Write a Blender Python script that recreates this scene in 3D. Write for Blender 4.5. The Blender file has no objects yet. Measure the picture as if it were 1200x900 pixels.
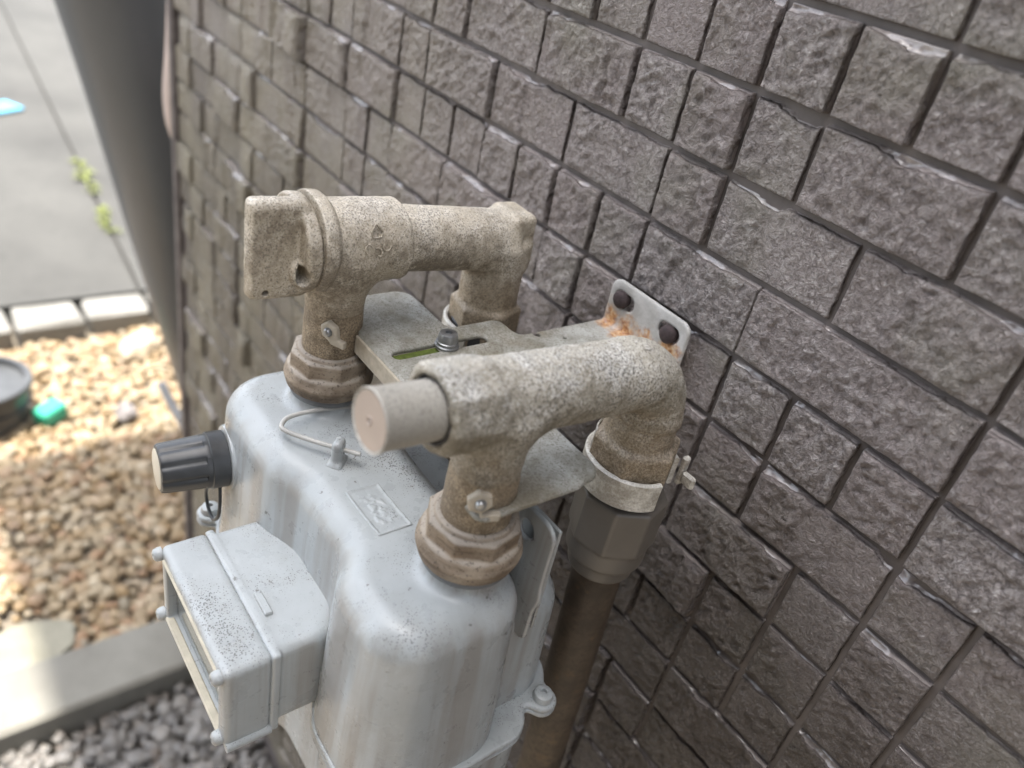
import bpy, math, random
import numpy as np
from mathutils import Matrix, Vector

random.seed(7); np.random.seed(7)
SC = bpy.context.scene
COL = SC.collection

# ---------------------------------------------------------------- camera
yaw, pit, roll = math.radians(46.66941615), math.radians(32.41331894), math.radians(-13.07017228)
CAM = np.array([0.2446647, -0.16587003, 0.22768742])
fw = np.array([-math.sin(yaw)*math.cos(pit), math.cos(yaw)*math.cos(pit), -math.sin(pit)])
rt = np.cross(fw, [0, 0, 1.0]); rt /= np.linalg.norm(rt)
dn = np.cross(fw, rt)
RT = rt*math.cos(roll) + dn*math.sin(roll)
DN = -rt*math.sin(roll) + dn*math.cos(roll)
cam = bpy.data.cameras.new('camera'); cam_ob = bpy.data.objects.new('camera', cam); COL.objects.link(cam_ob)
cam_ob.matrix_world = Matrix([[RT[0], -DN[0], -fw[0], CAM[0]], [RT[1], -DN[1], -fw[1], CAM[1]],
                              [RT[2], -DN[2], -fw[2], CAM[2]], [0, 0, 0, 1]])
cam.sensor_width = 36; cam.lens = 949.93/1200*36
cam.clip_start = 0.01; cam.clip_end = 500
cam.dof.use_dof = True; cam.dof.focus_distance = 0.375; cam.dof.aperture_fstop = 6.3
SC.camera = cam_ob

# ---------------------------------------------------------------- sky, sun, exposure
SUN = Vector((0.10, 0.42, -5.6)).normalized()          # the way the light travels
w = bpy.data.worlds.new('World'); SC.world = w; w.use_nodes = True
wn = w.node_tree.nodes; bg = wn['Background']
sky = wn.new('ShaderNodeTexSky'); sky.sky_type = 'NISHITA'; sky.sun_disc = False
sky.sun_elevation = math.asin(-SUN.z); sky.sun_rotation = math.atan2(-SUN.x, -SUN.y)
sky.air_density = 1.0; sky.dust_density = 3.0; sky.ozone_density = 1.0
hs = wn.new('ShaderNodeHueSaturation'); hs.inputs['Saturation'].default_value = .40      # hazy white summer sky
w.node_tree.links.new(sky.outputs[0], hs.inputs['Color']); w.node_tree.links.new(hs.outputs[0], bg.inputs[0]); bg.inputs[1].default_value = 0.15
sun = bpy.data.lights.new('sun', 'SUN'); sun.energy = 2.8; sun.angle = math.radians(0.5); sun.color = (1, 0.95, 0.87)
sun_ob = bpy.data.objects.new('sun', sun); COL.objects.link(sun_ob)
sun_ob.rotation_euler = SUN.to_track_quat('-Z', 'Y').to_euler(); sun_ob.location = (0, 0, 6)
SC.view_settings.view_transform = 'Standard'; SC.view_settings.look = 'None'
SC.view_settings.gamma = 1; SC.view_settings.use_curve_mapping = False
SC.view_settings.exposure = 2.3

# ---------------------------------------------------------------- node helpers
class NT:
    def __init__(s, name):
        s.m = bpy.data.materials.new(name); s.m.use_nodes = True
        s.t = s.m.node_tree; s.n = s.t.nodes; s.b = s.n['Principled BSDF']
        s.co = s.n.new('ShaderNodeTexCoord').outputs['Object']
        s.geo = s.n.new('ShaderNodeNewGeometry')
    def link(s, a, b): s.t.links.new(a, b)
    def put(s, sock, v):
        if v is None: return
        if hasattr(v, 'is_output') or isinstance(v, bpy.types.NodeSocket): s.link(v, sock)
        elif isinstance(v, (tuple, list)) and len(v) == 3 and sock.type == 'RGBA': sock.default_value = (*v, 1)
        else: sock.default_value = v
    def noise(s, scale, detail=4, rough=.55, dist=0, co=None, stretch=None):
        n = s.n.new('ShaderNodeTexNoise'); n.inputs['Scale'].default_value = scale
        n.inputs['Detail'].default_value = detail; n.inputs['Roughness'].default_value = rough
        n.inputs['Distortion'].default_value = dist
        c = co or s.co
        if stretch:
            mp = s.n.new('ShaderNodeMapping'); mp.inputs['Scale'].default_value = stretch; s.link(c, mp.inputs[0]); c = mp.outputs[0]
        s.link(c, n.inputs['Vector']); return n.outputs['Fac']
    def voro(s, scale, feature='F1', out='Distance', rnd=1):
        n = s.n.new('ShaderNodeTexVoronoi'); n.feature = feature; n.inputs['Scale'].default_value = scale
        n.inputs['Randomness'].default_value = rnd; s.link(s.co, n.inputs['Vector']); return n.outputs[out]
    def ramp(s, fac, stops):
        r = s.n.new('ShaderNodeValToRGB'); e = r.color_ramp.elements
        while len(e) < len(stops): e.new(.5)
        for el, (p, c) in zip(e, stops):
            el.position = p; el.color = (*c, 1) if isinstance(c, (tuple, list)) else (c, c, c, 1)
        s.link(fac, r.inputs[0]); return r.outputs[0]
    def mix(s, fac, a, b, mode='MIX'):
        m = s.n.new('ShaderNodeMix'); m.data_type = 'RGBA'; m.blend_type = mode
        s.put(m.inputs[0], fac); s.put(m.inputs[6], a); s.put(m.inputs[7], b); return m.outputs[2]
    def math(s, op, a, b=0.5, clamp=False):
        m = s.n.new('ShaderNodeMath'); m.operation = op; m.use_clamp = clamp
        s.put(m.inputs[0], a); s.put(m.inputs[1], b); return m.outputs[0]
    def up(s, lo=.2, hi=.9):            # dust settles on what faces up
        x = s.n.new('ShaderNodeSeparateXYZ'); s.link(s.geo.outputs['Normal'], x.inputs[0])
        r = s.n.new('ShaderNodeMapRange'); s.link(x.outputs[2], r.inputs[0]); r.inputs[1].default_value = lo; r.inputs[2].default_value = hi
        return r.outputs[0]
    def axis(s, i):
        x = s.n.new('ShaderNodeSeparateXYZ'); s.link(s.co, x.inputs[0]); return x.outputs[i]
    def rng(s, v, a, b, c=0., d=1.):
        r = s.n.new('ShaderNodeMapRange'); s.link(v, r.inputs[0])
        for i, q in zip((1, 2, 3, 4), (a, b, c, d)): r.inputs[i].default_value = q
        return r.outputs[0]
    def bump(s, h, strength=.3, dist=.001, prev=None):
        b = s.n.new('ShaderNodeBump'); b.inputs['Strength'].default_value = strength; b.inputs['Distance'].default_value = dist
        s.link(h, b.inputs['Height'])
        if prev is not None: s.link(prev, b.inputs['Normal'])
        return b.outputs[0]
    def done(s, color, rough=.5, metal=0., normal=None, spec=None):
        s.put(s.b.inputs['Base Color'], color); s.put(s.b.inputs['Roughness'], rough); s.put(s.b.inputs['Metallic'], metal)
        if spec is not None: s.put(s.b.inputs['Specular IOR Level'], spec)
        if normal is not None: s.link(normal, s.b.inputs['Normal'])
        return s.m

def mat_plain(name, col, rough=.5, metal=0, var=.25, scale=60, bump=.1, spec=None):
    k = NT(name); n = k.noise(scale, 5)
    c = k.mix(k.ramp(n, [(.3, 0.), (.7, 1.)]), tuple(x*(1-var) for x in col), tuple(min(1, x*(1+var*.6)) for x in col))
    return k.done(c, rough, metal, k.bump(k.noise(scale*6, 3), bump, .0005), spec)

def mat_cast(name, dark, mid, light, dust, grime, speck=.5, bump=.6, brown=0.):
    """sand-cast metal under weathered cream paint: pitted grain, dark specks, dust on top, grime patches"""
    k = NT(name)
    n1 = k.noise(45, 6, .62); n2 = k.noise(950, 4, .66); n3 = k.noise(1150, 3, .6); big = k.noise(24, 5, .7)
    t = k.math('ADD', k.math('ADD', .5, k.math('MULTIPLY', k.math('SUBTRACT', n2, .5), .72)), k.math('MULTIPLY', k.math('SUBTRACT', n1, .5), .75))
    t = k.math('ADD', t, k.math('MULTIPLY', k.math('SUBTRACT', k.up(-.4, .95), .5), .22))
    c = k.ramp(t, [(.33, dark), (.47, mid), (.60, light), (.72, dust)])
    c = k.mix(k.math('MULTIPLY', k.ramp(k.math('ADD', n3, k.math('MULTIPLY', n1, .3)), [(.68, 0.), (.75, 1.)]), speck), c, (.04, .033, .026))
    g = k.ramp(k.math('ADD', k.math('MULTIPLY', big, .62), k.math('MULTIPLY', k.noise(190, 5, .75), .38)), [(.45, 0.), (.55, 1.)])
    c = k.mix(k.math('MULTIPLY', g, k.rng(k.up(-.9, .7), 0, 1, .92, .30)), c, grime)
    zb = k.math('ADD', k.axis(2), k.math('MULTIPLY', k.math('SUBTRACT', k.noise(60, 5, .7), .5), .05))
    c = k.mix(k.rng(zb, .054, .030, 0., brown), c, k.ramp(n2, [(.38, (.13, .092, .052)), (.62, (.30, .225, .14))]))
    h = k.math('ADD', k.math('MULTIPLY', n2, .8), k.math('MULTIPLY', n3, .4))
    return k.done(c, k.rng(n2, .3, .7, .62, .42), 0., k.bump(h, bump, .0013), .45)

M = {}
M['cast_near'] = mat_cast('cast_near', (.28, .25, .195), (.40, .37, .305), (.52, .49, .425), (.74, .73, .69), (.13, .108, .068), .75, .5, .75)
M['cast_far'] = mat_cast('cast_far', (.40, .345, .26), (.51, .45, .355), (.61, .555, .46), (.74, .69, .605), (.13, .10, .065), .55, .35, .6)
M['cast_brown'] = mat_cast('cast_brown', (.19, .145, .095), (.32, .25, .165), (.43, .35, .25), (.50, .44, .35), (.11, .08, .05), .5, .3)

def mat_brass():
    k = NT('brown_nut')
    n1 = k.noise(50, 5); st = k.noise(30, 6, .65, .6, stretch=(1, 1, 9)); n2 = k.noise(700, 3)
    c = k.mix(k.ramp(st, [(.36, 0.), (.64, 1.)]), (.13, .095, .065), (.28, .215, .15))
    c = k.mix(k.ramp(n1, [(.45, 0.), (.7, 1.)]), c, (.36, .295, .22))
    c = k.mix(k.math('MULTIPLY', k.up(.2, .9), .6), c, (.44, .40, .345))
    c = k.mix(k.math('MULTIPLY', k.ramp(n2, [(.58, 0.), (.68, 1.)]), .6), c, (.05, .035, .025))
    return k.done(c, .68, 0, k.bump(k.math('ADD', st, n2), .5, .0008), .35)
M['nut'] = mat_brass()

def mat_meter():
    k = NT('meter_paint')
    up = k.up(.25, .95); base = k.noise(22, 5, .6)
    c = k.mix(k.ramp(base, [(.35, 0.), (.7, 1.)]), (.345, .368, .370), (.42, .446, .450))
    # brown run-off streaks down the sides
    st = k.noise(42, 5, .6, .25, stretch=(1.6, 1.6, .05)); st2 = k.noise(110, 4, .6, .2, stretch=(1.5, 1.5, .045))
    side = k.math('SUBTRACT', 1.0, up, True)
    s1 = k.math('MULTIPLY', k.ramp(st, [(.45, 0.), (.60, 1.)]), side)
    c = k.mix(k.math('MULTIPLY', s1, .5), c, (.205, .172, .140))
    s2 = k.math('MULTIPLY', k.ramp(st2, [(.52, 0.), (.66, 1.)]), side)
    c = k.mix(k.math('MULTIPLY', s2, .3), c, (.18, .155, .135))
    # black mould specks on the top, in patches
    patch = k.ramp(k.noise(26, 4, .65), [(.40, .0), (.66, 1.)])
    def dots(scale, r0, gain):
        d = k.voro(scale); e = k.math('SUBTRACT', d, k.math('MULTIPLY', patch, gain))
        e = k.math('ADD', e, k.math('MULTIPLY', k.math('SUBTRACT', k.noise(scale*1.7, 3, .7), .5), .55))
        return k.rng(e, r0, r0-.07)
    sp = k.math('MAXIMUM', dots(950, .04, .36), dots(430, -.08, .30))
    c = k.mix(k.math('MULTIPLY', sp, k.rng(up, 0, 1, .18, .8)), c, (.085, .085, .08))
    c = k.mix(k.math('MULTIPLY', k.math('MULTIPLY', patch, k.ramp(k.noise(120, 5, .7), [(.42, 0.), (.65, 1.)])), .35), c, (.25, .245, .225))
    v = k.ramp(k.noise(210, 3, .6), [(.68, 0.), (.72, 1.)])
    c = k.mix(k.math('MULTIPLY', v, .7), c, (.09, .08, .07))
    rgh = k.rng(k.noise(90, 4), .3, .7, .22, .40)
    return k.done(c, rgh, 0, k.bump(k.math('ADD', k.noise(240, 4), k.math('MULTIPLY', sp, .5)), .16, .0007), .5)
M['meter'] = mat_meter()
M['meter_dark'] = mat_plain('meter_dark_grey', (.16, .165, .165), .55, var=.2)

def mat_galv():
    k = NT('galvanised_plate')
    n = k.noise(70, 6, .65); n2 = k.noise(1000, 4, .7); big = k.noise(24, 4)
    c = k.mix(k.ramp(n, [(.35, 0.), (.65, 1.)]), (.22, .212, .175), (.43, .43, .40))
    c = k.mix(k.math('MULTIPLY', k.ramp(k.math('ADD', n2, k.math('MULTIPLY', big, .35)), [(.66, 0.), (.80, 1.)]), .7), c, (.12, .10, .07))
    c = k.mix(k.math('MULTIPLY', k.ramp(big, [(.5, 0.), (.68, 1.)]), .6), c, (.205, .175, .12))
    # rust bleeding from the bend by the wall bolts, pale bare metal above it
    y = k.axis(1); z = k.axis(2)
    wz = k.rng(y, .128, .143)
    c = k.mix(k.math('MULTIPLY', wz, .8), c, k.mix(k.ramp(n, [(.4, 0.), (.6, 1.)]), (.40, .39, .37), (.54, .53, .51)))
    def spot(px, pz, r):
        d = k.n.new('ShaderNodeVectorMath'); d.operation = 'DISTANCE'; k.link(k.co, d.inputs[0]); d.inputs[1].default_value = (px, .1445, pz)
        e = k.math('ADD', d.outputs['Value'], k.math('MULTIPLY', k.math('SUBTRACT', k.noise(150, 5, .7), .5), .026))
        return k.rng(e, r, r*.3)
    r1 = spot(-.020, .0275, .011); r2 = spot(-.0065, .0262, .011); r3 = spot(.0235, .032, .010); r4 = spot(.006, .0275, .008)
    rr = k.math('MAXIMUM', k.math('MAXIMUM', r1, r2), k.math('MAXIMUM', r3, r4))
    c = k.mix(k.math('MULTIPLY', rr, .95), c, k.ramp(k.noise(420, 4), [(.36, (.25, .095, .03)), (.52, (.50, .26, .10)), (.70, (.62, .50, .33))]))
    return k.done(c, k.rng(n, .3, .7, .5, .72), 0, k.bump(k.math('ADD', n2, n), .3, .0006), .4)
M['galv'] = mat_galv()
M['bracket_edge'] = mat_plain('bracket_cream_edge', (.43, .38, .30), .65, var=.25, scale=200)
M['rust_bolt'] = mat_plain('dark_rusted_bolt', (.042, .027, .027), .75, var=.4, scale=400, bump=.5)
M['zinc'] = mat_plain('zinc_screw', (.34, .35, .36), .32, .85, var=.25, scale=300)
M['clamp'] = mat_cast('clamp_white', (.50, .47, .40), (.60, .575, .51), (.66, .64, .58), (.74, .73, .69), (.12, .09, .06), .25, .06)
M['plastic_cap'] = mat_cast('beige_plastic', (.37, .35, .305), (.42, .40, .355), (.45, .43, .385), (.49, .47, .43), (.335, .31, .265), .45, .04)
M['plastic_face'] = mat_plain('pinkish_plastic_face', (.41, .335, .28), .5, var=.12, scale=50, bump=.05)
M['rubber'] = mat_plain('dark_rubber', (.05, .05, .052), .6, var=.3)
M['black_plastic'] = mat_plain('black_plastic', (.042, .044, .046), .36, var=.3, scale=120)
M['cream_disc'] = mat_plain('cream_disc', (.55, .50, .40), .5, var=.1)
M['union'] = mat_plain('grey_brown_union', (.125, .110, .092), .42, var=.18, scale=40, bump=.08)
def mat_riser():
    k = NT('brown_riser')
    n = k.noise(40, 6, .7); n2 = k.noise(260, 5, .7)
    c = k.mix(k.ramp(n, [(.36, 0.), (.66, 1.)]), (.045, .033, .023), (.10, .074, .049))
    c = k.mix(k.math('MULTIPLY', k.ramp(n2, [(.50, 0.), (.60, 1.)]), .8), c, (.045, .031, .021))
    c = k.mix(k.math('MULTIPLY', k.ramp(k.noise(90, 4), [(.6, 0.), (.7, 1.)]), .6), c, (.13, .085, .045))
    return k.done(c, .62, 0, k.bump(n2, .3, .0006), .4)
M['riser'] = mat_riser()
M['wire'] = mat_plain('pale_wire', (.46, .45, .42), .45, var=.25, scale=90)
M['box_frame'] = mat_plain('cream_gasket', (.46, .42, .33), .55, var=.2, scale=150)
def mat_glass():
    k = NT('counter_glass'); k.b.inputs['Transmission Weight'].default_value = .85; k.b.inputs['IOR'].default_value = 1.45
    return k.done((.75, .78, .76), .08)
M['glass'] = mat_glass()

def mat_tile():
    k = NT('split_stone_tile')
    isl = k.geo.outputs['Random Per Island']
    oi = k.n.new('ShaderNodeObjectInfo').outputs['Random']
    n = k.noise(55, 6, .65); n2 = k.noise(430, 5, .68, .8); n3 = k.noise(14, 3); n4 = k.noise(170, 4, .65, .5)
    gr = k.math('ADD', k.math('MULTIPLY', n2, .72), k.math('MULTIPLY', n4, .28))
    c = k.ramp(gr, [(.36, (.115, .095, .088)), (.47, (.235, .204, .192)), (.56, (.41, .37, .352)), (.68, (.70, .67, .65))])  # palest stop imitates specular glints in the colour
    c = k.mix(k.math('MULTIPLY', k.ramp(n, [(.34, 0.), (.68, 1.)]), .35), c, (.30, .262, .245))
    c = k.mix(k.math('MULTIPLY', oi, .45), c, (.26, .208, .196))
    c = k.mix(k.math('MULTIPLY', k.ramp(n3, [(.52, 0.), (.70, 1.)]), .40), c, (.27, .265, .185))
    # the lower courses are browned for dirt and the meter's shade on them
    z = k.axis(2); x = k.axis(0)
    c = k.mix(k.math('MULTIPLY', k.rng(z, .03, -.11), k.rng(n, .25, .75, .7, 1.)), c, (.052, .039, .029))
    algae_haze = k.math('MULTIPLY', k.rng(x, -.10, -.45), k.ramp(k.noise(16, 4, .6, .3, stretch=(1, 1, .25)), [(.30, .15), (.65, 1.)]))  # far-end algae tint, paled to imitate lens haze
    c = k.mix(k.math('MULTIPLY', algae_haze, .75), c, (.35, .315, .225))
    h = k.math('ADD', n2, k.math('MULTIPLY', n4, .7))
    at_ = k.n.new('ShaderNodeAttribute'); at_.attribute_name = 'edge'; bev = k.rng(at_.outputs['Fac'], .12, .45)   # moulded joint edges are smooth, the faces rough
    inv = k.math('SUBTRACT', 1.0, bev, True)
    rg_ = k.math('ADD', k.math('MULTIPLY', k.rng(n2, .35, .7, .42, .20), inv), k.math('MULTIPLY', bev, .17))
    c = k.mix(k.math('MULTIPLY', bev, .6), c, (.21, .185, .175))
    return k.done(c, rg_, 0, k.bump(k.math('MULTIPLY', h, inv), 1., .0042), .7)
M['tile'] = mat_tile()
def mat_joint():
    k = NT('siding_joint'); n = k.noise(60, 5)
    c = k.mix(k.ramp(n, [(.35, 0.), (.65, 1.)]), (.085, .072, .068), (.135, .117, .110))
    return k.done(c, .55, 0, k.bump(k.noise(500, 3), .2, .0005), .5)
M['joint'] = mat_joint()
M['plaster'] = mat_plain('house_plaster', (.30, .28, .25), .85, var=.15, scale=8, bump=.2)
M['blocker_wall'] = mat_plain('blocker_render', (.15, .14, .125), .85, var=.15, scale=8, bump=.2)  # wall of the added house that blocks sky light
M['soffit'] = mat_plain('roof_soffit', (.55, .54, .51), .8, var=.08, scale=6)
M['roof'] = mat_plain('roof_slate', (.08, .08, .085), .8, var=.2, scale=5)

def mat_conc(name, a, b, scale=6, rough=.85, speck=.4):
    k = NT(name); n = k.noise(scale, 6, .65); n2 = k.noise(scale*22, 4, .7)
    c = k.mix(k.ramp(n, [(.32, 0.), (.68, 1.)]), a, b)
    c = k.mix(k.math('MULTIPLY', k.ramp(n2, [(.58, 0.), (.70, 1.)]), speck), c, tuple(x*.6 for x in a))
    return k.done(c, rough, 0, k.bump(n2, .3, .002))
M['pavement'] = mat_conc('concrete_pavement', (.038, .0372, .034), (.068, .0665, .061), 2.2, speck=.6)
M['kerb'] = mat_conc('concrete_kerb', (.145, .138, .118), (.20, .193, .168), 10)
M['block'] = mat_conc('concrete_block', (.15, .145, .131), (.21, .204, .186), 14)
M['slab'] = mat_conc('stepping_stone', (.17, .16, .12), (.26, .245, .19), 12)
M['joint_dirt'] = mat_plain('joint_dirt', (.028, .027, .023), .9, var=.3, scale=30)
M['soil'] = mat_conc('soil', (.13, .11, .085), (.20, .17, .13), 9)
def mat_gravel(name, stops):
    k = NT(name); r = k.geo.outputs['Random Per Island']
    c = k.ramp(r, stops)
    n = k.noise(140, 4, .6)
    c = k.mix(k.math('MULTIPLY', k.ramp(n, [(.4, 0.), (.7, 1.)]), .35), c, (.20, .16, .11))
    return k.done(c, .6, 0, k.bump(n, .25, .001))
M['gravel'] = mat_gravel('river_gravel', [(0, (0.278, 0.218, 0.134)), (.18, (0.219, 0.147, 0.071)), (.36, (0.331, 0.270, 0.180)), (.5, (0.245, 0.159, 0.069)), (.62, (0.178, 0.133, 0.081)),
                                          (.76, (0.385, 0.323, 0.226)), (.88, (0.252, 0.141, 0.069)), (1, (0.219, 0.188, 0.134))])
M['gravel_grey'] = mat_gravel('grey_crushed_stone', [(0, (0.108, 0.105, 0.101)), (.3, (0.162, 0.158, 0.154)), (.55, (0.086, 0.084, 0.082)), (.8, (0.206, 0.200, 0.191)), (1, (0.130, 0.112, 0.099))])
M['dark_tube'] = mat_plain('dark_grey_tube', (.105, .115, .125), .38, var=.12, scale=5, bump=.02)
M['pale_tube'] = mat_plain('pale_grey_hose', (.42, .43, .44), .5, var=.12)
M['beige'] = mat_plain('beige_duct', (.50, .41, .36), .6, var=.12, scale=20)
M['pot'] = mat_plain('dark_grey_pot', (.06, .063, .066), .45, var=.2, scale=30)
M['green'] = mat_plain('green_plastic', (.035, .34, .22), .5, var=.1)
M['blue'] = mat_plain('blue_plastic', (.10, .42, .62), .5, var=.1)
M['stone_grey'] = mat_plain('grey_stone', (.17, .155, .15), .8, var=.3, scale=60, bump=.4)
M['rock_beige'] = mat_plain('beige_rock', (.40, .33, .24), .8, var=.25, scale=40, bump=.4)
M['leaf'] = mat_plain('weed_leaf', (.12, .14, .03), .6, var=.3, scale=80)
M['moss'] = mat_plain('moss', (.10, .135, .02), .85, var=.4, scale=500, bump=.6)

# ---------------------------------------------------------------- object helpers
def mesh_np(name, V, F, smooth=True):
    me = bpy.data.meshes.new(name)
    V = np.asarray(V, np.float32); F = np.asarray(F, np.int32)
    n = F.shape[1]
    me.vertices.add(len(V)); me.vertices.foreach_set('co', V.ravel())
    me.loops.add(F.size); me.loops.foreach_set('vertex_index', F.ravel())
    me.polygons.add(len(F)); me.polygons.foreach_set('loop_start', np.arange(0, F.size, n, dtype=np.int32))
    if smooth: me.polygons.foreach_set('use_smooth', np.ones(len(F), bool))
    me.update(calc_edges=True); me.validate(); return me

def mesh_list(name, V, F, smooth=False, auto=None):
    me = bpy.data.meshes.new(name); me.from_pydata([tuple(v) for v in V], [], F); me.update()
    if smooth:
        me.polygons.foreach_set('use_smooth', np.ones(len(me.polygons), bool))
    return me

def obj(name, me, mat, parent=None):
    o = bpy.data.objects.new(name, me); COL.objects.link(o)
    if me is not None and mat is not None and not me.materials: me.materials.append(mat)
    if parent is not None:
        o.parent = parent; o.matrix_parent_inverse = parent_inv(parent)
    return o
def parent_inv(p):
    m = Matrix.Translation(p.location); q = p.parent
    if q is not None: m = Matrix.Translation(q.location) @ Matrix.Translation(-q.location) @ m
    return m.inverted()
def tag(o, label, cat, group=None):
    o['label'] = label; o['category'] = cat
    if group: o['group'] = group
    return o
def thing(name, label, cat, loc, group=None):
    o = bpy.data.objects.new(name, None); COL.objects.link(o); o.location = loc; o.empty_display_size = .03
    return tag(o, label, cat, group)
def struct(o): o['kind'] = 'structure'; return o
def sharp(me, deg=35):
    if hasattr(me, 'set_sharp_from_angle'): me.set_sharp_from_angle(angle=math.radians(deg))
    return me

def ortho(d):
    d = np.asarray(d, float); d = d/np.linalg.norm(d)
    a = np.array([0, 0, 1.]) if abs(d[2]) < .9 else np.array([1., 0, 0])
    u = np.cross(a, d); u /= np.linalg.norm(u); return u, np.cross(d, u), d

def lathe(name, base, axis, prof, seg=48, mod=None, phase=0.):
    """prof: (radius, distance along the axis) in mm; base in mm"""
    u, v, d = ortho(axis); V = []; F = []
    for (r, t) in prof:
        for i in range(seg):
            a = 2*math.pi*i/seg + phase
            rr = r*(mod(a, t) if mod else 1)
            V.append((np.asarray(base) + d*t + (u*math.cos(a) + v*math.sin(a))*rr)/1000)
    n = len(prof)
    for k in range(n-1):
        for i in range(seg):
            j = (i+1) % seg
            F.append((k*seg+i, k*seg+j, (k+1)*seg+j, (k+1)*seg+i))
    F.append(tuple(range(seg))[::-1]); F.append(tuple((n-1)*seg+i for i in range(seg)))
    return sharp(mesh_list(name, V, F, True), 38)

def tube(name, pts, r, seg=16, closed=False):
    """pts mm, r mm (number or list)"""
    P = np.asarray(pts, float); n = len(P); R = r if hasattr(r, '__len__') else [r]*n
    V = []; F = []; prev = None
    for i in range(n):
        a = P[(i-1) % n] if (closed or i > 0) else P[i]; b = P[(i+1) % n] if (closed or i < n-1) else P[i]
        t = (b-a)/np.linalg.norm(b-a)
        if prev is None: u, v, _ = ortho(t)
        else:
            u = prev - t*np.dot(prev, t); u /= np.linalg.norm(u); v = np.cross(t, u)
        prev = u
        for k in range(seg):
            c = 2*math.pi*k/seg; V.append((P[i] + (u*math.cos(c)+v*math.sin(c))*R[i])/1000)
    m = n if closed else n-1
    for i in range(m):
        for k in range(seg):
            k2 = (k+1) % seg; i2 = (i+1) % n
            F.append((i*seg+k, i*seg+k2, i2*seg+k2, i2*seg+k))
    if not closed: F.append(tuple(range(seg))[::-1]); F.append(tuple((n-1)*seg+k for k in range(seg)))
    return sharp(mesh_list(name, V, F, True), 50)

def spline(pts, n=8):
    P = [np.asarray(p, float) for p in pts]; out = []
    Q = [2*P[0]-P[1]] + P + [2*P[-1]-P[-2]]
    for i in range(1, len(Q)-2):
        for k in range(n):
            t = k/n; a, b, c, d = Q[i-1], Q[i], Q[i+1], Q[i+2]
            out.append(.5*((2*b)+(c-a)*t+(2*a-5*b+4*c-d)*t*t+(3*b-a-3*c+d)*t**3))
    out.append(P[-1]); return out

def rbox(name, lo, hi, r=1., mm=True, jitter=0):
    """box with chamfered edges: each face inset by r"""
    lo = np.asarray(lo, float); hi = np.asarray(hi, float); s = 1000. if mm else 1.
    V = []; idx = {}
    for cx in (0, 1):
        for cy in (0, 1):
            for cz in (0, 1):
                for ax in range(3):
                    p = np.array([hi[0] if cx else lo[0], hi[1] if cy else lo[1], hi[2] if cz else lo[2]])
                    for b in range(3):
                        if b != ax: p[b] += -r if (cx, cy, cz)[b] else r
                    p = p + np.random.uniform(-jitter, jitter, 3)
                    idx[(cx, cy, cz, ax)] = len(V); V.append(p/s)
    F = []
    def q(*k): F.append(tuple(idx[i] for i in k))
    for s0 in (0, 1):
        q(*[(s0, a, b, 0) for a, b in ((0, 0), (1, 0), (1, 1), (0, 1))][:: 1 if s0 else -1])
        q(*[(a, s0, b, 1) for a, b in ((0, 0), (0, 1), (1, 1), (1, 0))][:: 1 if s0 else -1])
        q(*[(a, b, s0, 2) for a, b in ((0, 0), (1, 0), (1, 1), (0, 1))][:: 1 if s0 else -1])
    for a in (0, 1):
        for b in (0, 1):
            q((a, b, 0, 0), (a, b, 1, 0), (a, b, 1, 1), (a, b, 0, 1))
            q((a, 0, b, 0), (a, 1, b, 0), (a, 1, b, 2), (a, 0, b, 2))
            q((0, a, b, 1), (1, a, b, 1), (1, a, b, 2), (0, a, b, 2))
    for a in (0, 1):
        for b in (0, 1):
            for c in (0, 1): q((a, b, c, 0), (a, b, c, 1), (a, b, c, 2))
    me = mesh_list(name, V, F)
    import bmesh
    bm = bmesh.new(); bm.from_mesh(me); bmesh.ops.recalc_face_normals(bm, faces=bm.faces); bm.to_mesh(me); bm.free()
    return me

# ---- numpy value noise
def _h(i, j, k, s):
    n = (i*374761393 + j*668265263 + k*2147483647 + s*974634777) & 0xffffffff
    n = ((n ^ (n >> 13))*1274126177) & 0xffffffff
    return ((n ^ (n >> 16)) & 0xffff)/32767.5 - 1
def vnoise(x, y, z=0., s=0):
    x, y, z = np.broadcast_arrays(np.asarray(x, float), np.asarray(y, float), np.asarray(z, float))
    i, j, k = (np.floor(a).astype(np.int64) for a in (x, y, z))
    f, g, h = x-i, y-j, z-k
    f, g, h = (a*a*(3-2*a) for a in (f, g, h)); r = 0
    for a in (0, 1):
        for b in (0, 1):
            for c in (0, 1):
                r = r + _h(i+a, j+b, k+c, s)*(f if a else 1-f)*(g if b else 1-g)*(h if c else 1-h)
    return r
def fbm(x, y, z=0., o=4, s=0):
    r = 0; a = 1.
    for q in range(o): r = r + a*vnoise(x*2**q, y*2**q, z*2**q if np.ndim(z) or z else z, s+q*17); a *= .52
    return r

# ---- signed-distance modelling, millimetres, meshed by surface nets
def smin(a, b, k): h = np.clip(.5+.5*(b-a)/k, 0, 1); return b*(1-h)+a*h-k*h*(1-h)
def smax(a, b, k): return -smin(-a, -b, k)
def s_box(X, Y, Z, lo, hi, r=0.):
    c = [(a+b)/2 for a, b in zip(lo, hi)]; e = [(b-a)/2-r for a, b in zip(lo, hi)]
    q = [np.abs(p-m)-h for p, m, h in zip((X, Y, Z), c, e)]
    return np.sqrt(sum(np.maximum(t, 0)**2 for t in q)) + np.minimum(np.maximum(np.maximum(q[0], q[1]), q[2]), 0) - r
def s_rect(X, Y, lo, hi, r=0.):
    c = [(a+b)/2 for a, b in zip(lo, hi)]; e = [(b-a)/2-r for a, b in zip(lo, hi)]
    q = [np.abs(p-m)-h for p, m, h in zip((X, Y), c, e)]
    return np.hypot(np.maximum(q[0], 0), np.maximum(q[1], 0)) + np.minimum(np.maximum(q[0], q[1]), 0) - r
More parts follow.
